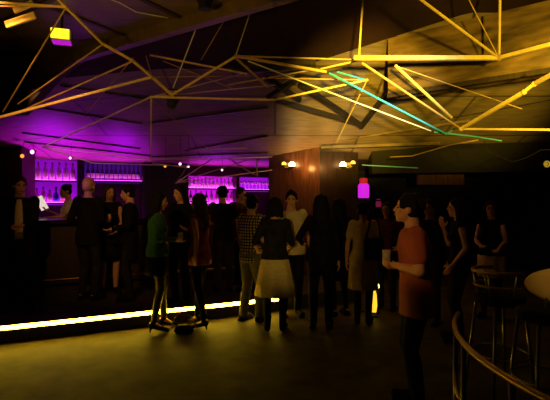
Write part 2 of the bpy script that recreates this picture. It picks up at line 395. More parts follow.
# the counter
ct = thing('bar_counter', 'long dark bar counter behind the standing guests', 'counter')
bm = bmesh.new(); ubox(bm, -2.4, 4.3, 1.95, 2.45, DECK, 1.24); obj('counter_front', bm, 'counter', ct)
bm = bmesh.new(); ubox(bm, -2.45, 4.35, 1.85, 2.55, 1.24, 1.30); obj('countertop', bm, 'countertop', ct)
bm = bmesh.new(); tube(bm, (B(-2.4,2.62,.42), B(4.3,2.62,.42)), .022, 10); obj('foot_rail', bm, 'brass', ct, True)
for k in range(7):
    s = -2.2+k*1.05
    bm = bmesh.new(); ubox(bm, s, s+.9, 2.45, 2.465, .42, 1.16); obj('front_panel', bm, 'dark_wood', ct)

# ------------------------------------------------------------------ hanging lattice of battens
def lattice(name, label, nodes, bars, thin=.72):
    t = thing(name, label, 'sculpture', (0,0,0), 0, 'geometric batten sculptures under the ceiling')
    used = {}
    for a, b, w, m in bars:
        p, q = at(*nodes[a]), at(*nodes[b])
        bm = bmesh.new(); w *= thin; bar(bm, p, q, w); obj('batten', bm, m, t)
        for k in (a, b): used[k] = max(used.get(k, (0,))[0], w), m
    for k, (w, m) in used.items():
        if sum(k in x[:2] for x in bars) > 1 and w > .015:
            bm = bmesh.new(); ell(bm, at(*nodes[k]), (w*.85,)*3, u=10, v=7); obj('joint', bm, m, t, True)
    return t
NL = dict(A=(56,-3,3.2), A2=(-12,2,3.0), A3=(-12,6,3.1), a4=(66,7,3.32), G=(3,112,4.2), P=(103,44,3.85), P2=(18,104,4.3), Q=(133,61,4.05), Q2=(24,110,4.4),
          R=(152,77,4.25), F=(-14,121,4.1), Bn=(172,95,4.4), E=(151,97,4.5), K=(150,55,4.7), K2=(247,74,4.9), D=(235,57,4.3), S=(163,61,4.75), S2=(236,90,5.0),
          t1=(156,77,4.6), t2=(250,76,4.9), w1=(268,87,4.7), w2=(246,73,5.1), w3=(275,85,5.0), H=(43,147,5.8), I=(93,163,6.2), J=(151,160,5.5),
          Z=(274,100,4.5), kk=(146,56,4.65))
lattice('batten_sculpture', 'large yellow and salmon batten sculpture hanging at left centre below the soffit', NL, [
    ('A2','a4',.02,'yellow'), ('A3','a4',.012,'ochre'), ('A','a4',.024,'yellow'), ('a4','P',.024,'yellow'), ('P','Q',.026,'yellow'), ('Q','R',.026,'yellow'), ('R','Bn',.030,'yellow'),
    ('a4','G',.012,'ochre'), ('P','P2',.013,'ochre'), ('Q','Q2',.017,'ochre'), ('R','F',.030,'yellow'), ('Bn','D',.026,'yellow'), ('K','K2',.024,'yellow'),
    ('kk','R',.012,'ochre'), ('S','S2',.010,'ochre'), ('t1','t2',.012,'ochre'), ('E','w2',.013,'pinkish'), ('E','w3',.012,'pinkish'), ('E','Z',.026,'yellow'), ('D','w1',.024,'ochre'),
    ('E','H',.020,'pinkish'), ('E','J',.024,'pinkish'), ('H','I',.022,'pinkish'), ('H','J',.018,'pinkish')])
NC = dict(D=(236,56,4.2), a=(326,72,4.7), b=(361,60,4.3), a2=(321,69,4.6), e=(228,85,4.8), f=(312,70,4.7), g=(262,78,4.9), h=(367,80,4.5), Z=(274,100,4.55), k=(230,99,4.5),
          m=(336,143,6.2), r=(400,62,4.4), b2=(362,66,4.3))
lattice('batten_sculpture', 'yellow batten sculpture above the wide pillar, bright end knob at its left', NC, [
    ('D','a',.032,'yellow'), ('D','b',.017,'ochre'), ('a2','b',.020,'yellow'), ('e','f',.017,'ochre'), ('g','h',.015,'ochre'), ('Z','h',.024,'yellow'), ('k','Z',.025,'yellow'), ('h','m',.015,'yellow')])
NR = dict(a=(354,58,3.95), b=(499,58,3.75), c=(560,42,3.4), d=(416,-4,3.3), e=(500,-6,3.7), f=(466,-6,3.9), g=(362,63,4.0), h=(461,129,4.35), i=(396,66,4.2), j=(452,118,4.4),
          k=(522,109,4.5), l=(524,92,3.75), l2=(534,84,3.7), m=(560,70,3.4), n=(565,130,3.9))
lattice('batten_sculpture', 'bright yellow batten sculpture in front of the upper right bulkhead', NR, [
    ('a','b',.045,'yellow'), ('b','c',.038,'yellow'), ('b','d',.017,'yellow'), ('b','e',.020,'yellow'), ('b','f',.010,'ochre'), ('g','h',.019,'ochre'), ('i','j',.024,'yellow'),
    ('i','k',.010,'ochre'), ('h','l',.036,'yellow'), ('l','l2',.030,'yellow'), ('l2','m',.036,'yellow'), ('h','n',.024,'yellow')], .80)
NT = dict(a=(329,73,4.3), b=(446,134,4.6), c=(337,72,4.4), d=(366,80,4.5), e=(434,132,4.7), f=(478,137,4.6), g=(502,141,4.5), h=(460,126,4.6), w=(248,61,4.3), i=(362,165,8.27), j=(418,168,8.1))
lattice('batten_sculpture', 'turquoise batten sculpture meeting in a fan at right of centre', NT, [
    ('a','b',.021,'teal'), ('c','d',.017,'teal'), ('e','f',.022,'teal'), ('f','g',.018,'teal'), ('b','h',.016,'teal')])
tag(obj('cord', (lambda b_: (tube(b_, (at(*NT['w']), at(431,131,4.7)), .007, 6), b_)[1])(bmesh.new()), 'white', None), 'long pale cord slanting from the bright yellow knob to the turquoise fan', 'cord')
tag(obj('batten', (lambda b_: (bar(b_, at(*NT['i']), at(*NT['j']), .018), b_)[1])(bmesh.new()), 'teal', None), 'lone turquoise batten level with the wall lamps', 'batten')
NP = dict(a=(151,159,5.6), b=(212,159,7.0), b2=(272,157,8.5), c=(176,183,7.1), d=(228,158,7.3), e=(253,174,7.5), f=(257,160,7.5), g=(257,175,7.5), h=(272,170,8.5), i=(247,160,7.4), j=(226,170,7.3),
          k=(153,163,5.8), l=(189,168,6.9), o=(92,163,6.2), p=(188,166,6.9), r=(196,150,7.6), s=(272,147,8.5), q=(153,101,4.7), q2=(213,153,7.0))
lattice('batten_sculpture', 'thin violet lit batten sculpture low over the bar in the distance', NP, [
    ('a','b',.016,'pinkish'), ('b','b2',.022,'pinkish'), ('c','b',.022,'pinkish'), ('c','i',.022,'pinkish'), ('d','e',.028,'pinkish'), ('f','g',.040,'pinkish'), ('c','h',.020,'pinkish'), ('e','g',.022,'pinkish'),
    ('k','l',.018,'pinkish'), ('o','p',.018,'pinkish'), ('r','s',.030,'pinkish'), ('q','q2',.011,'ochre'), ('p','c',.008,'ochre')])
def cord(p, q, r, m, label):
    bm = bmesh.new(); tube(bm, (p, q), r, 6); tag(obj('cord', bm, m, None), label, 'cord', 'suspension cords')
cord(at(204,8,4.3), at(173,88,4.4), .006, 'white', 'white cord down to the knot of the left batten sculpture')
cord(at(250,13,4.4), at(236,55,4.25), .006, 'white', 'white cord down to the bright yellow knob')
cord(at(228,14,4.6), at(201,60,4.8), .005, 'ochre', 'dim brown cord between two white cords')
cord(at(363,-4,3.9), at(359,57,4.0), .009, 'yellow', 'yellow cord down to the left end of the thick yellow batten')
cord(at(133,58,4.5), at(86,114,5.4), .005, 'ochre', 'faint violet cord crossing the left ceiling boards')
bm = bmesh.new(); tube(bm, [at(*p) for p in ((105,-3,3.7),(120,3,3.75),(136,12,3.85),(152,15,3.9),(168,18,3.95))], .004, 6)
tag(obj('cable', bm, 'white', None, True), 'thin grey cable looping under the wood soffit', 'cable')
bm = bmesh.new(); tube(bm, [at(*p) for p in ((390,157,7.0),(412,156,6.9),(450,145,6.2),(478,140,5.5))], .009, 6)
tag(obj('cable', bm, 'ochre', None, True), 'slack brown cable below the turquoise fan', 'cable')
bm = bmesh.new(); tube(bm, [at(*p) for p in ((484,141,5.2),(489,152,5.2),(512,162,5.2),(526,158,5.2),(541,150,5.0),(560,149,4.9))], .006, 6)
tag(obj('cable', bm, 'dark_brown', None, True), 'dark hanging cable at far right', 'cable')

# ------------------------------------------------------------------ lamps
# yellow lamp box under the soffit
t = thing('ceiling_lamp', 'bright yellow lamp box under the soffit at upper left', 'lamp', at(62,37,4.0), math.radians(18))
bm = bmesh.new(); box(bm, (0,0,0), (.17,.14,.10)); bmesh.ops.bevel(bm, geom=bm.edges[:], offset=.012, segments=2); obj('housing', bm, 'steel', t)
bm = bmesh.new(); box(bm, (-.006,-.075,.004), (.15,.02,.085)); obj('diffuser', bm, 'lampface', t)
bm = bmesh.new(); box(bm, (.0,-.01,-.055), (.15,.10,.012)); obj('underside_lens', bm, 'panel_pink', t)
bm = bmesh.new(); tube(bm, ((0,0,.05),(0,0,.20)), .012); obj('bracket', bm, 'black', t)
# slanted gold painted boards near it
for p, q, w, lab in (((6,25),(35,15),.05,'wide gold lit board at top left, below its pair'), ((14,11),(33,3),.04,'short gold lit board at top left corner')):
    bm = bmesh.new(); bar(bm, at(*p,3.3), at(*q,3.3), .02, w); tag(obj('board', bm, 'yellow', None), lab, 'board', 'gold boards at top left')
def can(px, py, d, r, l, label, tilt, rz=0, face='black'):
    t = thing('spotlight', label, 'spotlight', at(px,py,d), rz, 'spotlights')
    R = Matrix.Rotation(tilt, 3, 'X')
    def pt(v): return R @ Vector(v)
    bm = bmesh.new(); tube(bm, (pt((0,0,-l/2)), pt((0,0,l*.3)), pt((0,0,l/2))), (r, r, r*.6), 14); obj('can', bm, 'black', t, False)
    bm = bmesh.new(); tube(bm, (pt((0,0,-l/2-.004)), pt((0,0,-l/2))), (r*.85, r*.85), 14); obj('lens', bm, face, t)
    bm = bmesh.new(); tube(bm, ((-r*1.1,0,0),(-r*1.1,0,r*2.2),(r*1.1,0,r*2.2),(r*1.1,0,0)), .008, 6); obj('yoke', bm, 'black', t)
    return t
can(205,2,3.7,.055,.12,'black round spotlight at the edge of the wood soffit',0)
can(173,101,4.62,.055,.14,'black spotlight hanging under the knot of the left batten sculpture',math.radians(70),.4)
for px, py, d, r, m, lab in ((32,152,7.8,.035,'tinylamp','bright white spotlight above the left bar shelves'), (22,156,7.7,.035,'tinyorange','orange spotlight beside the left pier'),
        (70,158,7.9,.022,'tinylamp','small pink spotlight above the right end of the left shelves'), (165,166,7.6,.025,'tinyorange','orange spotlight in front of the dark post'),
        (180,164,7.6,.022,'tinylamp','upper pink spotlight right of the dark post'), (188,167,7.5,.022,'tinylamp','lower pink spotlight right of the dark post'), (222,170,8.0,.018,'tinylamp','small pink spotlight above the magenta shelves')):
    t = thing('bar_spotlight', lab, 'spotlight', at(px,py,d), 0, 'small spotlights over the bar')
    bm = bmesh.new(); tube(bm, ((0,.02,0),(0,.09,.02)), (r*1.1,r*.8), 12); obj('can', bm, 'black', t)
    bm = bmesh.new(); ell(bm, (0,.005,0), (r,r*.6,r), u=12, v=8); obj('lens', bm, m, t, True)
    bm = bmesh.new(); tube(bm, ((0,.05,0),(0,.05,ceil_z(*at(px,py,d)[:2])-at(px,py,d).z)), .003, 6); obj('stem', bm, 'black', t)
# wall lamps on the pillar
def sconce(pxs, face_d, label, rz):
    c = at(sum(p[0] for p in pxs)/2, 165, face_d)
    t = thing('wall_lamp', label, 'wall lamp', c, 0, 'twin wall lamps on the pillar')
    bm = bmesh.new(); box(bm, (0,.10,0), (.14,.03,.10)); obj('backplate', bm, 'brass', t)
    for px, py, r, m in pxs:
        q = at(px,py,face_d)-c
        bm = bmesh.new(); tube(bm, (V(0,.09,0), V(q.x*.6,.05,-.05), q+V(0,.02,-.05)), .010, 8); a_ = obj('arm', bm, 'brass', t, True)
        bm = bmesh.new(); ell(bm, q, (r,r,r)); obj('bulb', bm, m, t, True)
        bm = bmesh.new(); lathe(bm, [(r*.7,-r*1.1),(r*1.05,-r*.5),(r*1.08,-r*.45)], 14, q); obj('holder', bm, 'brass', t, True)
    return c
sconce(((284,164,.042,'bulb2'),(292,165,.062,'bulb')), 8.22, 'twin bulb wall lamp on the left face of the pillar', 0)
sconce(((343,165,.062,'bulb'),(353,163,.045,'bulb2')), 8.12, 'twin bulb wall lamp on the right face of the pillar', 0)
t = thing('globe_lamp', 'dim yellow ring lamp at the far right edge', 'lamp', at(547,164,7.68))
bm = bmesh.new(); tube(bm, [V(.045*math.cos(a_*PI/8), 0, .045*math.sin(a_*PI/8)) for a_ in range(17)], .014, 8); obj('ring', bm, 'dimlamp', t, True)
bm = bmesh.new(); ell(bm, (0,.01,0), (.022,.02,.022)); obj('hub', bm, 'dimlamp', t, True)
bm = bmesh.new(); tube(bm, ((0,.0,0),(0,.14,0)), .008, 6); obj('stem', bm, 'black', t)
# glowing jars in the recess right of the pillar
sh = thing('display_shelf', 'narrow dark shelf stand in the recess right of the pillar', 'shelf', (X(368,8.9),8.9,0))
for x in (-.22,.42):
    bm = bmesh.new(); box(bm, (x,0,.79), (.03,.22,1.58)); obj('side', bm, 'black', sh)
for z in (1.59, 1.44, .8):
    bm = bmesh.new(); box(bm, (.10,0,z), (.66,.24,.03)); obj('board', bm, 'black', sh)
def jar(px, py0, py1, d, r, m, capm, lab):
    p = at(px, py1, d); h = (py1-py0)/F*d
    t = thing('lit_jar', lab, 'jar', p, 0, 'glowing jars on the stand')
    bm = bmesh.new(); lathe(bm, [(r*.9,0),(r,h*.08),(r,h*.62),(r*.75,h*.72)], 16); obj('body', bm, m, t, True)
    bm = bmesh.new(); lathe(bm, [(r*.7,h*.72),(r*.72,h*.95),(r*.5,h)], 16); obj('lid', bm, capm, t, True)
jar(363.5,178,198,8.9,.115,'jar','jarcap','tall glowing magenta jar with a red lid right of the pillar')
jar(378.5,199,207,8.9,.055,'pinkjar','pinkjar','small dim pink jar right of the magenta jar')
# glowing gold shapes added low behind the guests
for px, yt, yb, d, r, m, lab in ((374,290,312,6.05,.045,'goldemit','upright gold lantern seen behind the beige dress'), (361,284,290,6.3,.040,'goldspot','small bright gold spot under the beige dress'), (378,284,288,6.2,.022,'goldspot','small gold spot right of the bright one')):
    p = at(px,0,d); zt = at(px,yt,d).z; zb = max(.02, at(px,yb,d).z)
    t = thing('gold_glow', lab, 'glimmer', (p.x,d,0), 0, 'glowing gold shapes low at the back')
    bm = bmesh.new(); lathe(bm, [(r*1.3,0),(r*1.3,.02),(.015,.03),(.015,zb+.001)], 12); obj('base', bm, 'black', t)
    bm = bmesh.new(); lathe(bm, [(r*.7,zb),(r,zb+(zt-zb)*.3),(r*.8,zb+(zt-zb)*.8),(r*.4,zt)], 14); obj('glow_body', bm, m, t, True)

# ------------------------------------------------------------------ people
EYE_ME = None
def person(label, px, d, yaw, H=1.68, z0=0, fem=False, skin='skin', top=('c_black', 'long', .88), bottom=('trousers','c_black'), hair=('short','hair_black'),
           shoes='flat', aL=None, aR=None, lean=(0,0), head=(0,0), stance=.10, step=(0,0), shoe_m='c_black', loose=0, pole=None, bulk=1.0, gripR=False, gripL=False):
    s = H/1.75
    root = thing('person', label, 'person', (X(px,d), d, z0), math.radians(yaw), 'people in the club')
    sw = .155 if fem else .178                        # shoulder half width
    hw = .088
    heel = .07 if shoes == 'heel' else 0
    def T(p):                                         # lean of the upper body, then scale
        p = Vector(p); k = max(0, p.z-.93)/.6
        return V(p.x+lean[0]*k, p.y+lean[1]*k, p.z)*s + V(0,0,heel*.8)
    def Lg(p): return Vector(p)*s + V(0,0,heel*.8)
    HC = T((0,-.035,1.635)); hR = Euler((math.radians(head[1]),0,math.radians(head[0])),'XYZ').to_matrix()
    def hd(p): return HC + hR @ (Vector(p)*s)
    r = lambda v: v*s
    # --- joints
    sh = {i: T((i*(sw-.012),.005,1.43)) for i in (-1,1)}
    def ik(a, w, l1, l2, pole):
        v = w-a; L = min(v.length, (l1+l2)*.999); v.normalize(); w = a+v*L
        x = (l1*l1-l2*l2+L*L)/(2*L); h = math.sqrt(max(0, l1*l1-x*x))
        pp = (pole - v*pole.dot(v)).normalized(); return a+v*x+pp*h, w
    arms = {}
    for i, w in ((1,aL),(-1,aR)):                     # +x is the figure's left
        w = Vector(w) if w else V(i*(sw+.075),.0,.90)
        e, w = ik(sh[i], T(w), r(.29), r(.255), V(i*pole[0],pole[1],pole[2]) if pole else V(i*.55,.7,-.75)); arms[i] = (sh[i], e, w)
    legs = {}
    for i in (-1,1):
        hip = Lg((i*hw,0,.90)); an = Lg((i*stance + step[0]*i*.0, step[0] if i > 0 else step[1], .085))
        k, an = ik(hip, an, r(.413), r(.413), V(i*.12,-1,0)); legs[i] = (hip, k, an)
    # --- continuous body
    bm = bmesh.new()
    f = fem
    tor = [(.82,.115,.085),(.90,.168,.112) if not f else (.90,.172,.115),(.97,.160,.112),(1.08,.138 if not f else .120,.098 if not f else .088),(1.20,.150 if not f else .125,.108 if not f else .09),
           (1.32,.170 if not f else .145,.115 if not f else .10),(1.40,.165 if not f else .145,.098 if not f else .085),(1.45,.115 if not f else .10,.078 if not f else .07),(1.485,.062 if not f else .052,.060 if not f else .05),(1.56,.052 if not f else .045,.055 if not f else .047)]
    loft(bm, [(T((0,0,z)), r(a*bulk), r(b*bulk)) for z,a,b in tor], 20)
    cone(bm, T((0,.005,1.46)), r(.055), T((0,-.015,1.58)), r(.050))
    if f:
        for i in (-1,1): ell(bm, T((i*.065,-.075,1.27)), (r(.055),r(.05),r(.055)))
    ell(bm, hd((0,.012,.025)), (r(.074),r(.094),r(.095)), hR); ell(bm, hd((0,-.020,-.045)), (r(.058),r(.066),r(.070)), hR)
    ell(bm, hd((0,-.055,-.098)), (r(.026),r(.024),r(.020)), hR); ell(bm, hd((0,-.070,.022)), (r(.050),r(.018),r(.012)), hR)
    cone(bm, hd((0,-.082,.012)), r(.008), hd((0,-.104,-.026)), r(.012), 8); ell(bm, hd((0,-.084,-.060)), (r(.024),r(.011),r(.012)), hR)
    for i in (-1,1):
        ell(bm, hd((i*.076,.010,-.012)), (r(.010),r(.020),r(.030)), hR); ell(bm, hd((i*.040,-.058,-.020)), (r(.022),r(.020),r(.018)), hR)
    hands = {}
    for i in (-1,1):
        a, e, w = arms[i]
        cone(bm, a, r(.056 if not f else .046), e, r(.041 if not f else .034)); cone(bm, e, r(.041 if not f else .034), e.lerp(w,.35), r(.040 if not f else .033)); cone(bm, e.lerp(w,.35), r(.040 if not f else .033), w, r(.026 if not f else .023))
        fd = (w-e).normalized(); side = V(i,0,0) if abs(fd.x) < .8 else V(0,-1,0)
        pn = V(-i,0,0) if fd.z < -.7 else V(0,0,1)     # the way the palm looks
        if (gripR and i < 0) or (gripL and i > 0): pn = V(-i*.6,-.4,.4)
        pn = (pn - fd*pn.dot(fd)).normalized(); wd = fd.cross(pn).normalized()
        if wd.dot(V(0,-1,0)) < 0 and fd.z < -.7: wd = -wd
        if fd.z >= -.7 and wd.dot(V(-i,0,0)) < 0: wd = -wd   # thumb side inwards
        grip = (gripR and i < 0) or (gripL and i > 0)
        c1 = w + fd*r(.085)
        for q in (-1,0,1): cone(bm, w+fd*r(.015)+wd*r(.014*q), r(.017), c1+wd*r(.026*q), r(.015), 8)
        for q, ln in ((1.35,.068),(.45,.078),(-.45,.073),(-1.35,.058)):
            b0 = c1+wd*r(.021*q); k = 1.1 if grip else .35
            d1 = (fd+pn*k*.6).normalized(); d2 = (fd*(1-.9*k)+pn*k*1.2).normalized()
            b1 = b0+d1*r(ln*.5); b2 = b1+d2*r(ln*.5)
            cone(bm, b0, r(.0095), b1, r(.009), 6); cone(bm, b1, r(.009), b2, r(.0075), 6)
        th0 = w+fd*r(.03)+wd*r(.03); th1 = th0+(fd*.6+wd*.7+pn*.35).normalized()*r(.045); th2 = th1+(fd*.8+pn*(.9 if grip else .3)).normalized()*r(.032)
        cone(bm, th0, r(.014), th1, r(.011), 6); cone(bm, th1, r(.011), th2, r(.009), 6)
        hands[i] = c1 + pn*r(.035)
    for i in (-1,1):
        h, k, an = legs[i]
        cone(bm, h, r(.088), k, r(.053)); cone(bm, k, r(.053), k.lerp(an,.3)+V(0,r(.012),0), r(.052)); cone(bm, k.lerp(an,.3)+V(0,r(.012),0), r(.052), an, r(.034))
        an0 = an
        toe = V(an.x+i*r(.03), an.y-r(.15), r(.025)); cone(bm, an+V(0,r(.025),-r(.02)), r(.036), V(an.x,an.y+r(.03),an.z-r(.045)), r(.032)); cone(bm, an+V(0,0,-r(.03)), r(.035), toe, r(.024))
    body = obj('body', fuse(bm), skin, root)
    # --- face
    if abs(((yaw+head[0]+180) % 360)-180) < 125:
        for i in (-1,1):
            bm = bmesh.new(); ell(bm, hd((i*.030,-.072,.002)), (r(.013),r(.010),r(.008)), hR, 10, 7); obj('eye', bm, 'eye', root, True)
            bm = bmesh.new(); ell(bm, hd((i*.030,-.084,.024)), (r(.020),r(.006),r(.004)), hR, 10, 6); obj('eyebrow', bm, hair[1], root, True)
        bm = bmesh.new(); ell(bm, hd((0,-.090,-.060)), (r(.021),r(.009),r(.008)), hR, 10, 6); obj('mouth', bm, 'lips', root, True)
    # --- hair
    bm = bmesh.new(); hs, hm = hair
    ell(bm, hd((0,.022,.042)), (r(.086),r(.098),r(.090)), hR); ell(bm, hd((0,.045,-.01)), (r(.078),r(.072),r(.075)), hR)
    rnd = random.Random(label)
    if hs == 'short':
        for k in range(26):
            a_ = rnd.uniform(0,2*PI); q = rnd.uniform(.2,1); p = hd((.06*q*math.cos(a_), .03+.07*q*math.sin(a_), .125-.05*q*q))
            cone(bm, p, r(.020), p+V(rnd.uniform(-.015,.015),rnd.uniform(-.015,.015),rnd.uniform(0,.012)), r(.009), 6)
        for i in (-1,1): cone(bm, hd((i*.072,-.015,.03)), r(.018), hd((i*.075,.0,-.01)), r(.010), 6)
    elif hs == 'curly':
        for k in range(46):
            a_ = rnd.uniform(0,2*PI); el = rnd.uniform(-.15,1.3)
            p = hd((.088*math.cos(a_)*math.cos(el), .035+.098*math.sin(a_)*math.cos(el), .03+.095*math.sin(el)))
            if (p-HC).dot(hR @ V(0,-1,0)) > .05*s and p.z < HC.z+.07*s: continue
            ell(bm, p, (r(rnd.uniform(.018,.030)),)*3, u=8, v=6)
    elif hs in ('long', 'bob', 'half'):
        L = {'long': .38, 'half': .25, 'bob': .15}[hs]
        for k in range(19):
            a_ = -.30+ (PI+.60)*k/18; ca, sa = math.cos(a_), math.sin(a_)
            p0 = hd((.055*ca,.02+.05*sa,.10)); p1 = hd((.083*ca,.02+.080*sa,.0)); j = rnd.uniform(-.012,.012)
            p2 = HC+hR@(V(.088*ca+j,.03+.082*sa,-.12)*s); p3 = p2+V(ca*.01+rnd.uniform(-.02,.02), .028*s*max(0,sa)+rnd.uniform(-.01,.02), -(L-.12)*s*rnd.uniform(.85,1.1))
            tube(bm, (p0,p1,p2,p3), (r(.024),r(.024),r(.022),r(.010)), 7)
    elif hs == 'bun':
        ell(bm, hd((0,.095,.075)), (r(.045),)*3)
    obj('hair', fuse(bm, .009, 3), hm, root)
    # --- clothes
    tm, sl, hem = top
    bm = bmesh.new(); g = .012+loose
    rows = [(z,a,b) for z,a,b in tor if z > max(hem+.02, .89) and z < 1.47]
    hw_ = (.172 if hem < 1.0 else .135)*(1 if not f else .97)
    rg = [(T((0,0,hem)), r((hw_+g)*bulk), r((hw_*.70+g)*bulk), .02, 7)] + [(T((0,0,z)), r(a*bulk+g+(.012 if z < 1.2 else 0)), r(b*bulk+g+(.01 if z < 1.2 else 0)), .012, 5) for z,a,b in rows] + [(T((0,.0,1.478)), r(.072), r(.066))]
    loft(bm, rg, 28)
    if f:
        for i in (-1,1): ell(bm, T((i*.065,-.078,1.27)), (r(.066),r(.06),r(.066)))
    for i in (-1,1):
        a, e, w = arms[i]; q = .014+loose*.4; R0 = .056 if not f else .046; R1 = .041 if not f else .034
        ell(bm, a, (r(R0+q),)*3)
        if sl == 'short': cone(bm, a, r(R0+q), a.lerp(e,.62), r(R0+q-.003))
        elif sl == 'elbow': cone(bm, a, r(R0+q), e, r(R1+q))
        elif sl == 'long':
            cone(bm, a, r(R0+q), e, r(R1+q)); cone(bm, e, r(R1+q), w-(w-e).normalized()*r(.012), r(.031+loose*.3))
        elif sl == 'none': pass
    obj({'none':'sleeveless_top'}.get(sl,'top'), fuse(bm, .010, 3), tm, root)
    bt, bmm = bottom[:2]
    def legset(g, upto=1.0):
        bm = bmesh.new()
        loft(bm, [(Lg((0,0,.82)), r(.13+g), r(.10+g)), (Lg((0,0,.92)), r(.172+g), r(.118+g)), (Lg((0,0,1.0)), r(.158+g), r(.112+g))], 20)
        for i in (-1,1):
            h, k, an = legs[i]; cone(bm, h, r(.09+g), k, r(.054+g)); m_ = k.lerp(an,.3)+V(0,r(.012),0)
            cone(bm, k, r(.054+g), m_, r(.052+g)); cone(bm, m_, r(.052+g), an+V(0,0,r(.0)), r(.036+g*1.3))
        return bm
    if bt == 'trousers': obj('trousers', fuse(legset(.012 if len(bottom) < 3 else bottom[2]), .010, 3), bmm, root)
    else:                                             # skirt or dress skirt: ('skirt', cloth, hem height, flare, tights)
        _, bmm, hz, fl, tights = bottom
        bm = bmesh.new()
        rg = [(Lg((0,0,1.02)), r(.142), r(.108)), (Lg((0,0,.92)), r(.190), r(.135), .01, 9), (Lg((0,0,.80)), r(.190+fl*.3), r(.145+fl*.3), .02, 9)]
        if hz < .74: rg += [(Lg((0,0,(.80+hz)/2)), r(.190+fl*.65), r(.150+fl*.6), .03, 9)]
        rg += [(Lg((0,0,hz)), r(.190+fl), r(.150+fl), .045, 9)]
        loft(bm, rg, 48); o = obj('skirt', bm, bmm, root, True)
        if tights: obj('tights', fuse(legset(.004), .010, 3), tights, root)
    # --- shoes
    for i in (-1,1):
        h, k, an = legs[i]; bm = bmesh.new(); toe = V(an.x+i*r(.035), an.y-r(.165), r(.030))
        hl = V(an.x, an.y+r(.035), max(r(.035), an.z-r(.045)))
        if shoes == 'heel':
            cone(bm, hl, r(.036), toe, r(.028)); cone(bm, hl, r(.024), V(hl.x,hl.y+r(.012),r(.012)), r(.010), 8); cone(bm, an, r(.041), hl, r(.038))
        elif shoes == 'boot':
            cone(bm, V(hl.x,hl.y,r(.04)), r(.042), toe, r(.036)); cone(bm, V(hl.x,hl.y,r(.045)), r(.043), an.lerp(k,.35), r(.052))
        else:
            cone(bm, V(hl.x,hl.y,r(.042)), r(.042), toe+V(0,0,r(.008)), r(.038)); cone(bm, an+V(0,0,-r(.01)), r(.042), V(hl.x,hl.y,r(.042)), r(.042))
            box(bm, (hl+toe)/2*1.0 - V(0,0,(hl+toe).z/2-r(.012)), (r(.085),r(.26),r(.022)))
        obj('shoe', fuse(bm, .009, 2), shoe_m, root)
    root['_h'] = 0; del root['_h']
    Mx = Matrix.Translation(root.location) @ Matrix.Rotation(root.rotation_euler.z, 4, 'Z')
    return {'root': root, 'hand': {i: Mx @ hands[i] for i in hands}, 'T': lambda p: Mx @ T(p), 's': s}
def cup(p, label, r=.034, h=.11):
    t = thing('drink_cup', label, 'cup', p-V(0,0,h*.5), 0, 'drinks in hands')
    bm = bmesh.new(); lathe(bm, [(r*.8,0),(r,h),(r*.94,h),(r*.75,.006)], 16); obj('cup_wall', bm, 'cup', t, True)
    bm = bmesh.new(); lathe(bm, [(r*.74,.008),(r*.88,h*.72)], 16); obj('drink', bm, 'drink', t, True)

def tline(px, t):                                     # distance of the row that stands t metres off the back bar
    return B(s_at(px,t), t).y

# -- on the platform, left to right
p1 = person('man in dark open jacket and cream shirt at far left of the bar', 20, tline(20,3.3), 25, 1.70, DECK, top=('c_black','long',.82), hair=('short','hair_brown'), aL=(.06,-.33,1.12), aR=(-.05,-.35,1.10), head=(20,8))
bm = bmesh.new(); loft(bm, [((0,-.142,.90),.055,.02),((0,-.146,1.10),.05,.02),((0,-.140,1.30),.045,.02),((0,-.105,1.41),.03,.02)], 14); obj('shirt_front', fuse(bm,.009,2), 'c_white', p1['root'])
p2 = person('bartender in white shirt behind the counter leaning over a lit card', 73, tline(73,1.45), -55, 1.66, DECK, fem=True, top=('c_white','short',.95), hair=('bun','hair_black'), aR=(-.10,-.33,1.27), aL=(.06,-.40,1.16), lean=(0,-.08), head=(10,12))
t = thing('menu_card', 'white card with its own glow held up over the counter by the bartender', 'card', p2['hand'][-1]+V(-.05,-.05,.08), math.radians(15))
bm = bmesh.new(); box(bm, (0,0,0), (.12,.008,.24), Euler((.1,-.45,.1)).to_matrix()); obj('card', bm, 'glow_card', t)
person('fair haired guest in dark clothes standing at the counter, back turned', 88, tline(88,3.2), 165, 1.70, DECK, top=('c_black','long',.80), hair=('short','hair_blond'), bottom=('trousers','c_char'), aR=(-.20,-.16,1.02), aL=(.20,-.16,1.02))
p4 = person('woman with bare arms in dark sleeveless top, head tilted, at the bar', 109, tline(109,2.82), 30, 1.62, DECK, fem=True, top=('c_black','none',.9), bottom=('skirt','c_black',.55,.03,None), hair=('half','hair_brown'), aR=(-.12,-.27,1.20), aL=(.10,-.32,1.10), head=(15,5), gripR=True)
cup(p4['hand'][-1], 'pale drink held by the bare armed woman at the bar')
person('man in long dark coat turned left towards the bare armed woman', 130, tline(130,3.42), -75, 1.60, DECK, top=('c_black','long',.62), hair=('short','hair_black'), bottom=('trousers','c_char'), aR=(-.14,-.20,1.04), aL=(.14,-.24,1.10), head=(0,6))
p9 = person('man in dark short sleeved shirt and faded trousers, back turned, bare left arm hanging', 224, tline(224,3.42), 195, 1.60, DECK, top=('c_char','short',.86), bottom=('trousers','c_khaki'), hair=('curly','hair_black'), lean=(.02,-.05), aR=(-.27,-.10,.92), aL=(.18,-.3,1.12), head=(10,5))
person('taller reddish lit guest behind the man in the checked shirt', 240, 7.35, 60, 1.60, DECK, top=('c_maroon','long',.85), hair=('short','hair_brown'), head=(-10,5))
person('shorter guest with reddish face close behind the checked shirt', 249, 6.75, -50, 1.50, DECK, fem=True, top=('c_maroon','long',.85), hair=('half','hair_brown'))
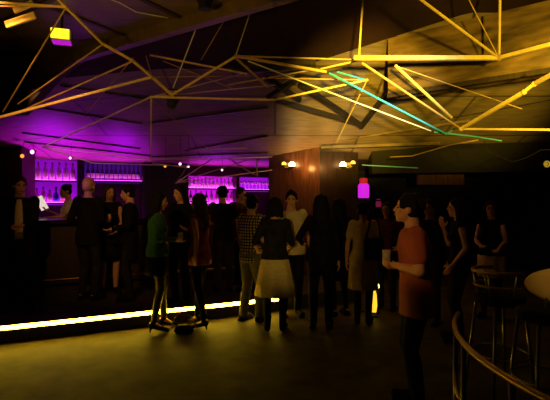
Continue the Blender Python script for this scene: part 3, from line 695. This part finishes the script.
# -- on the dance floor
d6 = 5.38
g6 = person('woman in green long sleeved knit and short black skirt, drink in hand', 157, d6, 112, 1.64, 0, True, 'skin', ('c_green','long',.92), ('skirt','c_black',.68,.0,'tights'), ('half','hair_black'), 'heel', aR=(-.13,-.22,1.14), aL=(.12,-.24,1.10), step=(-.10,.05), stance=.085, gripR=True, head=(-8,6), bulk=1.1)
cup(g6['hand'][-1], 'amber drink in the hand of the woman in green')
person('dark haired guest whose orange lit face looks out between green knit and red dress', 181, 6.0, -20, 1.60, DECK, fem=True, top=('c_black','long',.85), hair=('long','hair_black'), head=(-25,8))
g8 = person('woman in dark red sleeveless dress with long brown hair and black tights', 200, 5.52, -118, 1.62, 0, True, 'skin2', ('c_red','none',.90), ('skirt','c_red',.80,-.01,'c_black'), ('long','hair_brown'), 'heel', aR=(-.06,-.23,1.24), aL=(.23,.10,.95), stance=.075, step=(.12,-.10), head=(8,5))
p11 = person('man in black and cream checked shirt and jeans, back half turned', 251, 5.82, 140, 1.66, 0, top=('c_check','short',.84), bottom=('trousers','c_jean',.02), hair=('short','hair_black'), aR=(-.16,-.20,1.06), aL=(.10,-.26,1.10), head=(15,5), step=(.05,-.06))
p12 = person('woman in dark top and knee length cream skirt, back turned', 275, 5.40, 178, 1.62, 0, True, 'skin', ('c_char','elbow',.95), ('skirt','c_cream',.47,.075,'c_black'), ('bob','hair_black'), 'boot', aL=(.24,-.16,1.04), aR=(-.16,-.25,1.05), head=(0,10), bulk=1.08)
p13 = person('man in white short sleeved shirt facing us in front of the pillar', 291, 6.15, 8, 1.72, 0, top=('c_white','short',.86), bottom=('trousers','c_black'), hair=('short','hair_black'), aR=(-.20,-.12,1.02), aL=(.27,-.05,.94), head=(-12,4), loose=.008, bulk=1.1)
person('guest in black with long dark hair right of the white shirt, back turned', 321, 5.5, 172, 1.66, 0, True, 'skin', ('c_black','long',.86), ('trousers','c_black'), ('long','hair_black'), aL=(.26,-.12,1.10), bulk=1.12)
person('guest in black short sleeved top, bare forearm hanging, left of the beige dress', 340, 6.1, 200, 1.62, 0, True, 'skin2', ('c_black','short',.80), ('skirt','c_black',.55,.02,'c_black'), ('half','hair_black'), bulk=1.05, aR=(.0,-.2,1.05))
p15 = person('woman in loose beige dress with black bag on her shoulder, back turned', 363, 5.7, 165, 1.58, 0, True, 'skin2', ('c_beige','short',.86), ('skirt','c_beige',.50,.02,'c_black'), ('bun','hair_black'), 'boot', aR=(-.20,-.1,.95), loose=.006, stance=.075)
person('guest in pale top half hidden behind the beige dress', 387, 6.5, -30, 1.56, 0, True, 'skin2', ('c_maroon','short',.9), ('trousers','c_black'), ('half','hair_black'), aR=(-.15,-.28,1.12), aL=(.22,-.15,1.05))
p17 = person('young man in rust red shirt facing left, cupping a drink with both hands', 417, 3.42, -101, 1.64, 0, False, 'skin', ('c_rust','short',.76), ('trousers','c_black',.014), ('curly','hair_black'), aL=(.045,-.17,1.17), aR=(-.05,-.17,1.15), gripL=True, gripR=True, head=(0,-7), loose=.010, lean=(0,-.04), pole=(.25,.12,-1))
cup(p17['hand'][-1].lerp(p17['hand'][1],.5)+V(-.01,0,.03), 'drink held by the young man in rust red')
person('guest with dim reddish face behind the rust red shirt', 430, 5.75, -40, 1.60, 0, False, 'skin2', ('c_black','long',.84), hair=('short','hair_black'))
p19 = person('guest in black facing left with one bare forearm raised to the chin', 459, 5.0, -105, 1.62, 0, True, 'skin2', ('c_black','none',.88), hair=('long','hair_black'), aR=(-.10,-.17,1.38), aL=(.2,-.1,.95))
p20 = person('dim red lit woman with pale skirt standing beyond the curved rail', 491, 6.0, -35, 1.58, 0, True, 'skin2', ('c_black','none',.92), ('skirt','c_beige',.62,.0,'c_black'), ('long','hair_black'), aR=(-.10,-.26,1.10), aL=(.14,-.30,1.06), head=(10,0))

# shoulder bag of the woman in beige
m_ = p15['T'];
t = thing('shoulder_bag', 'black bag hanging at the hip of the woman in beige', 'bag', V(X(374,5.42),5.42,.99), math.radians(-8))
bm = bmesh.new(); box(bm, (0,0,0), (.24,.09,.26)); bmesh.ops.bevel(bm, geom=bm.edges[:], offset=.025, segments=3); obj('pouch', bm, 'c_black', t, True)
bm = bmesh.new(); tube(bm, ((-.10,0,.12),(-.06,.01,.28),(-.03,.06,.44),(.02,.20,.49),(.06,.33,.40),(.10,.10,.12)), .013, 8); obj('strap', bm, 'c_black', t, True)
# handbag on the floor between the two women
t = thing('handbag', 'small black handbag on the floor between the green knit and the red dress', 'bag', V(X(184,5.3),5.3,0))
bm = bmesh.new(); loft(bm, [((0,0,0),.11,.05),((0,0,.02),.125,.06),((0,0,.06),.11,.05),((0,0,.09),.09,.03)], 16); obj('pouch', bm, 'c_black', t, True)
bm = bmesh.new(); tube(bm, [V(.14*math.cos(a_),-.02,.07+.17*math.sin(a_)) for a_ in [PI*k/12 for k in range(13)]], .008, 8); obj('handle', bm, 'brass', t, True)

# ------------------------------------------------------------------ curved rail and high chairs at right
cx, cy, rr = 2.24, 1.78, 1.40
t = thing('curved_railing', 'curved brass handrail sweeping round the lower right corner', 'railing', (cx,cy,0))
def arc(a0, a1, r, z, n=40): return [V(r*math.cos(a0+(a1-a0)*k/n), r*math.sin(a0+(a1-a0)*k/n), z) for k in range(n+1)]
A0, A1 = math.radians(148), math.radians(250)
bm = bmesh.new(); tube(bm, arc(A0,A1,rr,.95), .014, 10); obj('handrail', bm, 'brass', t, True)
bm = bmesh.new(); tube(bm, arc(A0,A1,rr,.66), .011, 10); obj('lower_rail', bm, 'brass', t, True)
for k in range(6):
    a_ = A0+(A1-A0)*(k+.35)/6
    bm = bmesh.new(); q = V(rr*math.cos(a_), rr*math.sin(a_), 0); tube(bm, (q, q+V(0,0,.94)), .012, 10); ps = obj('post', bm, 'steel', t, True)
    bm = bmesh.new(); lathe(bm, [(.035,0),(.035,.012),(.015,.02)], 12, q); obj('foot_plate', bm, 'steel', ps)
def high_chair(label, x, y, rz, back, m):
    t = thing('bar_chair', label, 'chair', (x,y,0), rz, 'high chairs inside the curved rail')
    bm = bmesh.new(); lathe(bm, [(.17,.72),(.20,.74),(.20,.79),(.16,.81)], 20); obj('seat', bm, m, t, True)
    for sx in (-1,1):
        for sy in (-1,1):
            bm = bmesh.new(); tube(bm, ((sx*.13,sy*.13,.73),(sx*.19,sy*.19,0)), .013, 8); obj('leg', bm, 'steel', t, True)
    bm = bmesh.new(); tube(bm, arc(0,2*PI,.225,.30,24), .009, 8); obj('footring', bm, 'steel', t, True)
    if back == 'pad':
        bm = bmesh.new(); ell(bm, (0,.19,1.01), (.20,.05,.125), u=24, v=14)
        for v in bm.verts: v.co.y += .12*(v.co.x/.2)**2*-1
        pd = obj('backrest', bm, 'cushion', t, True)
        for z in (.95, 1.03, 1.08):
            q = math.sqrt(max(0, 1-((z-1.01)/.125)**2))
            bm = bmesh.new(); tube(bm, [V(x_*.2*q, .19-.12*(x_*q)**2-.046*q*math.sqrt(max(0,1-x_*x_)), z) for x_ in [-.96+1.92*k/16 for k in range(17)]], .004, 6); obj('piping', bm, 'cushion', pd, True)
        for sx in (-1,1):
            bm = bmesh.new(); tube(bm, ((sx*.10,.15,.78),(sx*.10,.185,1.0)), .011, 8); obj('back_post', bm, 'steel', t, True)
    else:
        bm = bmesh.new(); tube(bm, [V(.21*math.cos(a_), .21*math.sin(a_), 1.0) for a_ in [math.radians(-20+220*k/20) for k in range(21)]], .016, 8); obj('back_rail', bm, 'brass', t, True)
        bm = bmesh.new(); tube(bm, [V(.20*math.cos(a_), .20*math.sin(a_), .88) for a_ in [math.radians(-20+220*k/20) for k in range(21)]], .010, 8); obj('back_rail', bm, 'brass', t, True)
        for a_ in (0, 60, 120, 180):
            a_ = math.radians(a_); bm = bmesh.new(); tube(bm, (V(.17*math.cos(a_),.17*math.sin(a_),.78), V(.21*math.cos(a_),.21*math.sin(a_),1.0)), .008, 6); obj('spindle', bm, 'steel', t, True)
high_chair('high chair with pale oval padded back at the right edge', X(563,3.03), 3.22, PI, 'pad', 'c_char')
high_chair('high chair with open brass back rail left of the padded chair', X(517,3.55)-.04, 3.75, PI*.55, 'rail', 'c_black')

# ------------------------------------------------------------------ lights
def spot(name, loc, tgt, e, col, ang, blend=.5, r=.06):
    l = bpy.data.lights.new(name, 'SPOT'); l.energy = e; l.color = col; l.spot_size = math.radians(ang); l.spot_blend = blend; l.shadow_soft_size = r
    o = bpy.data.objects.new(name, l); C.objects.link(o); o.location = loc
    o.rotation_euler = (Vector(tgt)-Vector(loc)).to_track_quat('-Z','Y').to_euler(); return o
def point(name, loc, e, col, r=.05):
    l = bpy.data.lights.new(name, 'POINT'); l.energy = e; l.color = col; l.shadow_soft_size = r
    o = bpy.data.objects.new(name, l); C.objects.link(o); o.location = loc; return o
YEL = (1,.70,.05)
spot('yellow_spot_right', (1.0,0,1.9), (2.0,4.4,2.98), 760, YEL, 34, .9)
spot('yellow_spot_centre', (.3,0,1.9), (1.25,7,3.08), 4600, YEL, 21, 1)
spot('yellow_spot_left', (-1.5,2.1,2.2), (-1.0,4.3,3.05), 34, (1,.60,.08), 74, .6)
spot('yellow_fill_far_right', (1.6,0,1.9), (3.3,7,3.08), 1500, YEL, 18, .9)  # added unseen light, lifts the dim boards beyond the right bulkhead
spot('cyan_fill', (1.6,1.0,2.1), (1.22,4.5,2.62), 420, (0,.48,1), 20, .8)  # added unseen light that turns the turquoise battens bluer
# violet wash: the lamps of the light bars
for k, ((sa, sb), e) in enumerate(((uA,200), (uB,150), (uC,120), (uD,60))):
    q = B((sa+sb)/2, .42, 1.2)
    spot('violet_wash', q, q+NN*.55+V(0,0,1.9), e, (.46,0,1), 72, .8, .12)
spot('amber_spot_crowd', (-.3,.2,1.65), (.32,5.6,1.12), 120, (1,.64,.12), 17, .8)
spot('pink_fill_bar', (-3.3,4.2,1.95), (-2.1,7.2,2.3), 45, (1,.22,1), 36, 1)  # added from out of view to give the low battens pink highlights
spot('amber_fill_bartender', (-2.6,4.6,3.0), (X(70,7.2),7.2,1.5), 26, (1,.66,.28), 13, .5)  # added narrow beam that brightens the bartender's white shirt
spot('amber_fill_red', (-.6,1.2,2.1), (1.05,3.42,1.36), 44, (1,.48,.12), 19, .6)  # extra unseen light on the man in rust red
spot('amber_spot_bar', (-2.0,2.5,3.1), (-2.2,6.2,1.45), 120, (1,.46,.11), 40, .8)
spot('amber_fill_chair', (1.2,.4,2.8), (2.0,3.05,1.06), 65, (1,.6,.12), 9, .6)  # separate beam added to brighten the padded chair back
point('pillar_glow_left', (X(303,8.0),8.0,EYE+.60), 5, (1,.45,.10), .04)
point('pillar_glow_right', (X(329,7.9),7.92,EYE+.60), 5, (1,.45,.10), .04)

w = bpy.data.worlds.new('World'); bpy.context.scene.world = w; w.use_nodes = True
w.node_tree.nodes['Background'].inputs[0].default_value = (.5,.25,.2,1); w.node_tree.nodes['Background'].inputs[1].default_value = .002

cam = bpy.data.cameras.new('Camera'); cam.lens = F/550*36; cam.sensor_width = 36; cam.clip_end = 60
co = bpy.data.objects.new('Camera', cam); C.objects.link(co); co.location = (0,0,EYE); co.rotation_euler = (PI/2,0,0)
sc = bpy.context.scene; sc.camera = co
vs = sc.view_settings; vs.view_transform = 'Standard'; vs.look = 'None'; vs.exposure = 0; vs.gamma = 1; vs.use_curve_mapping = False
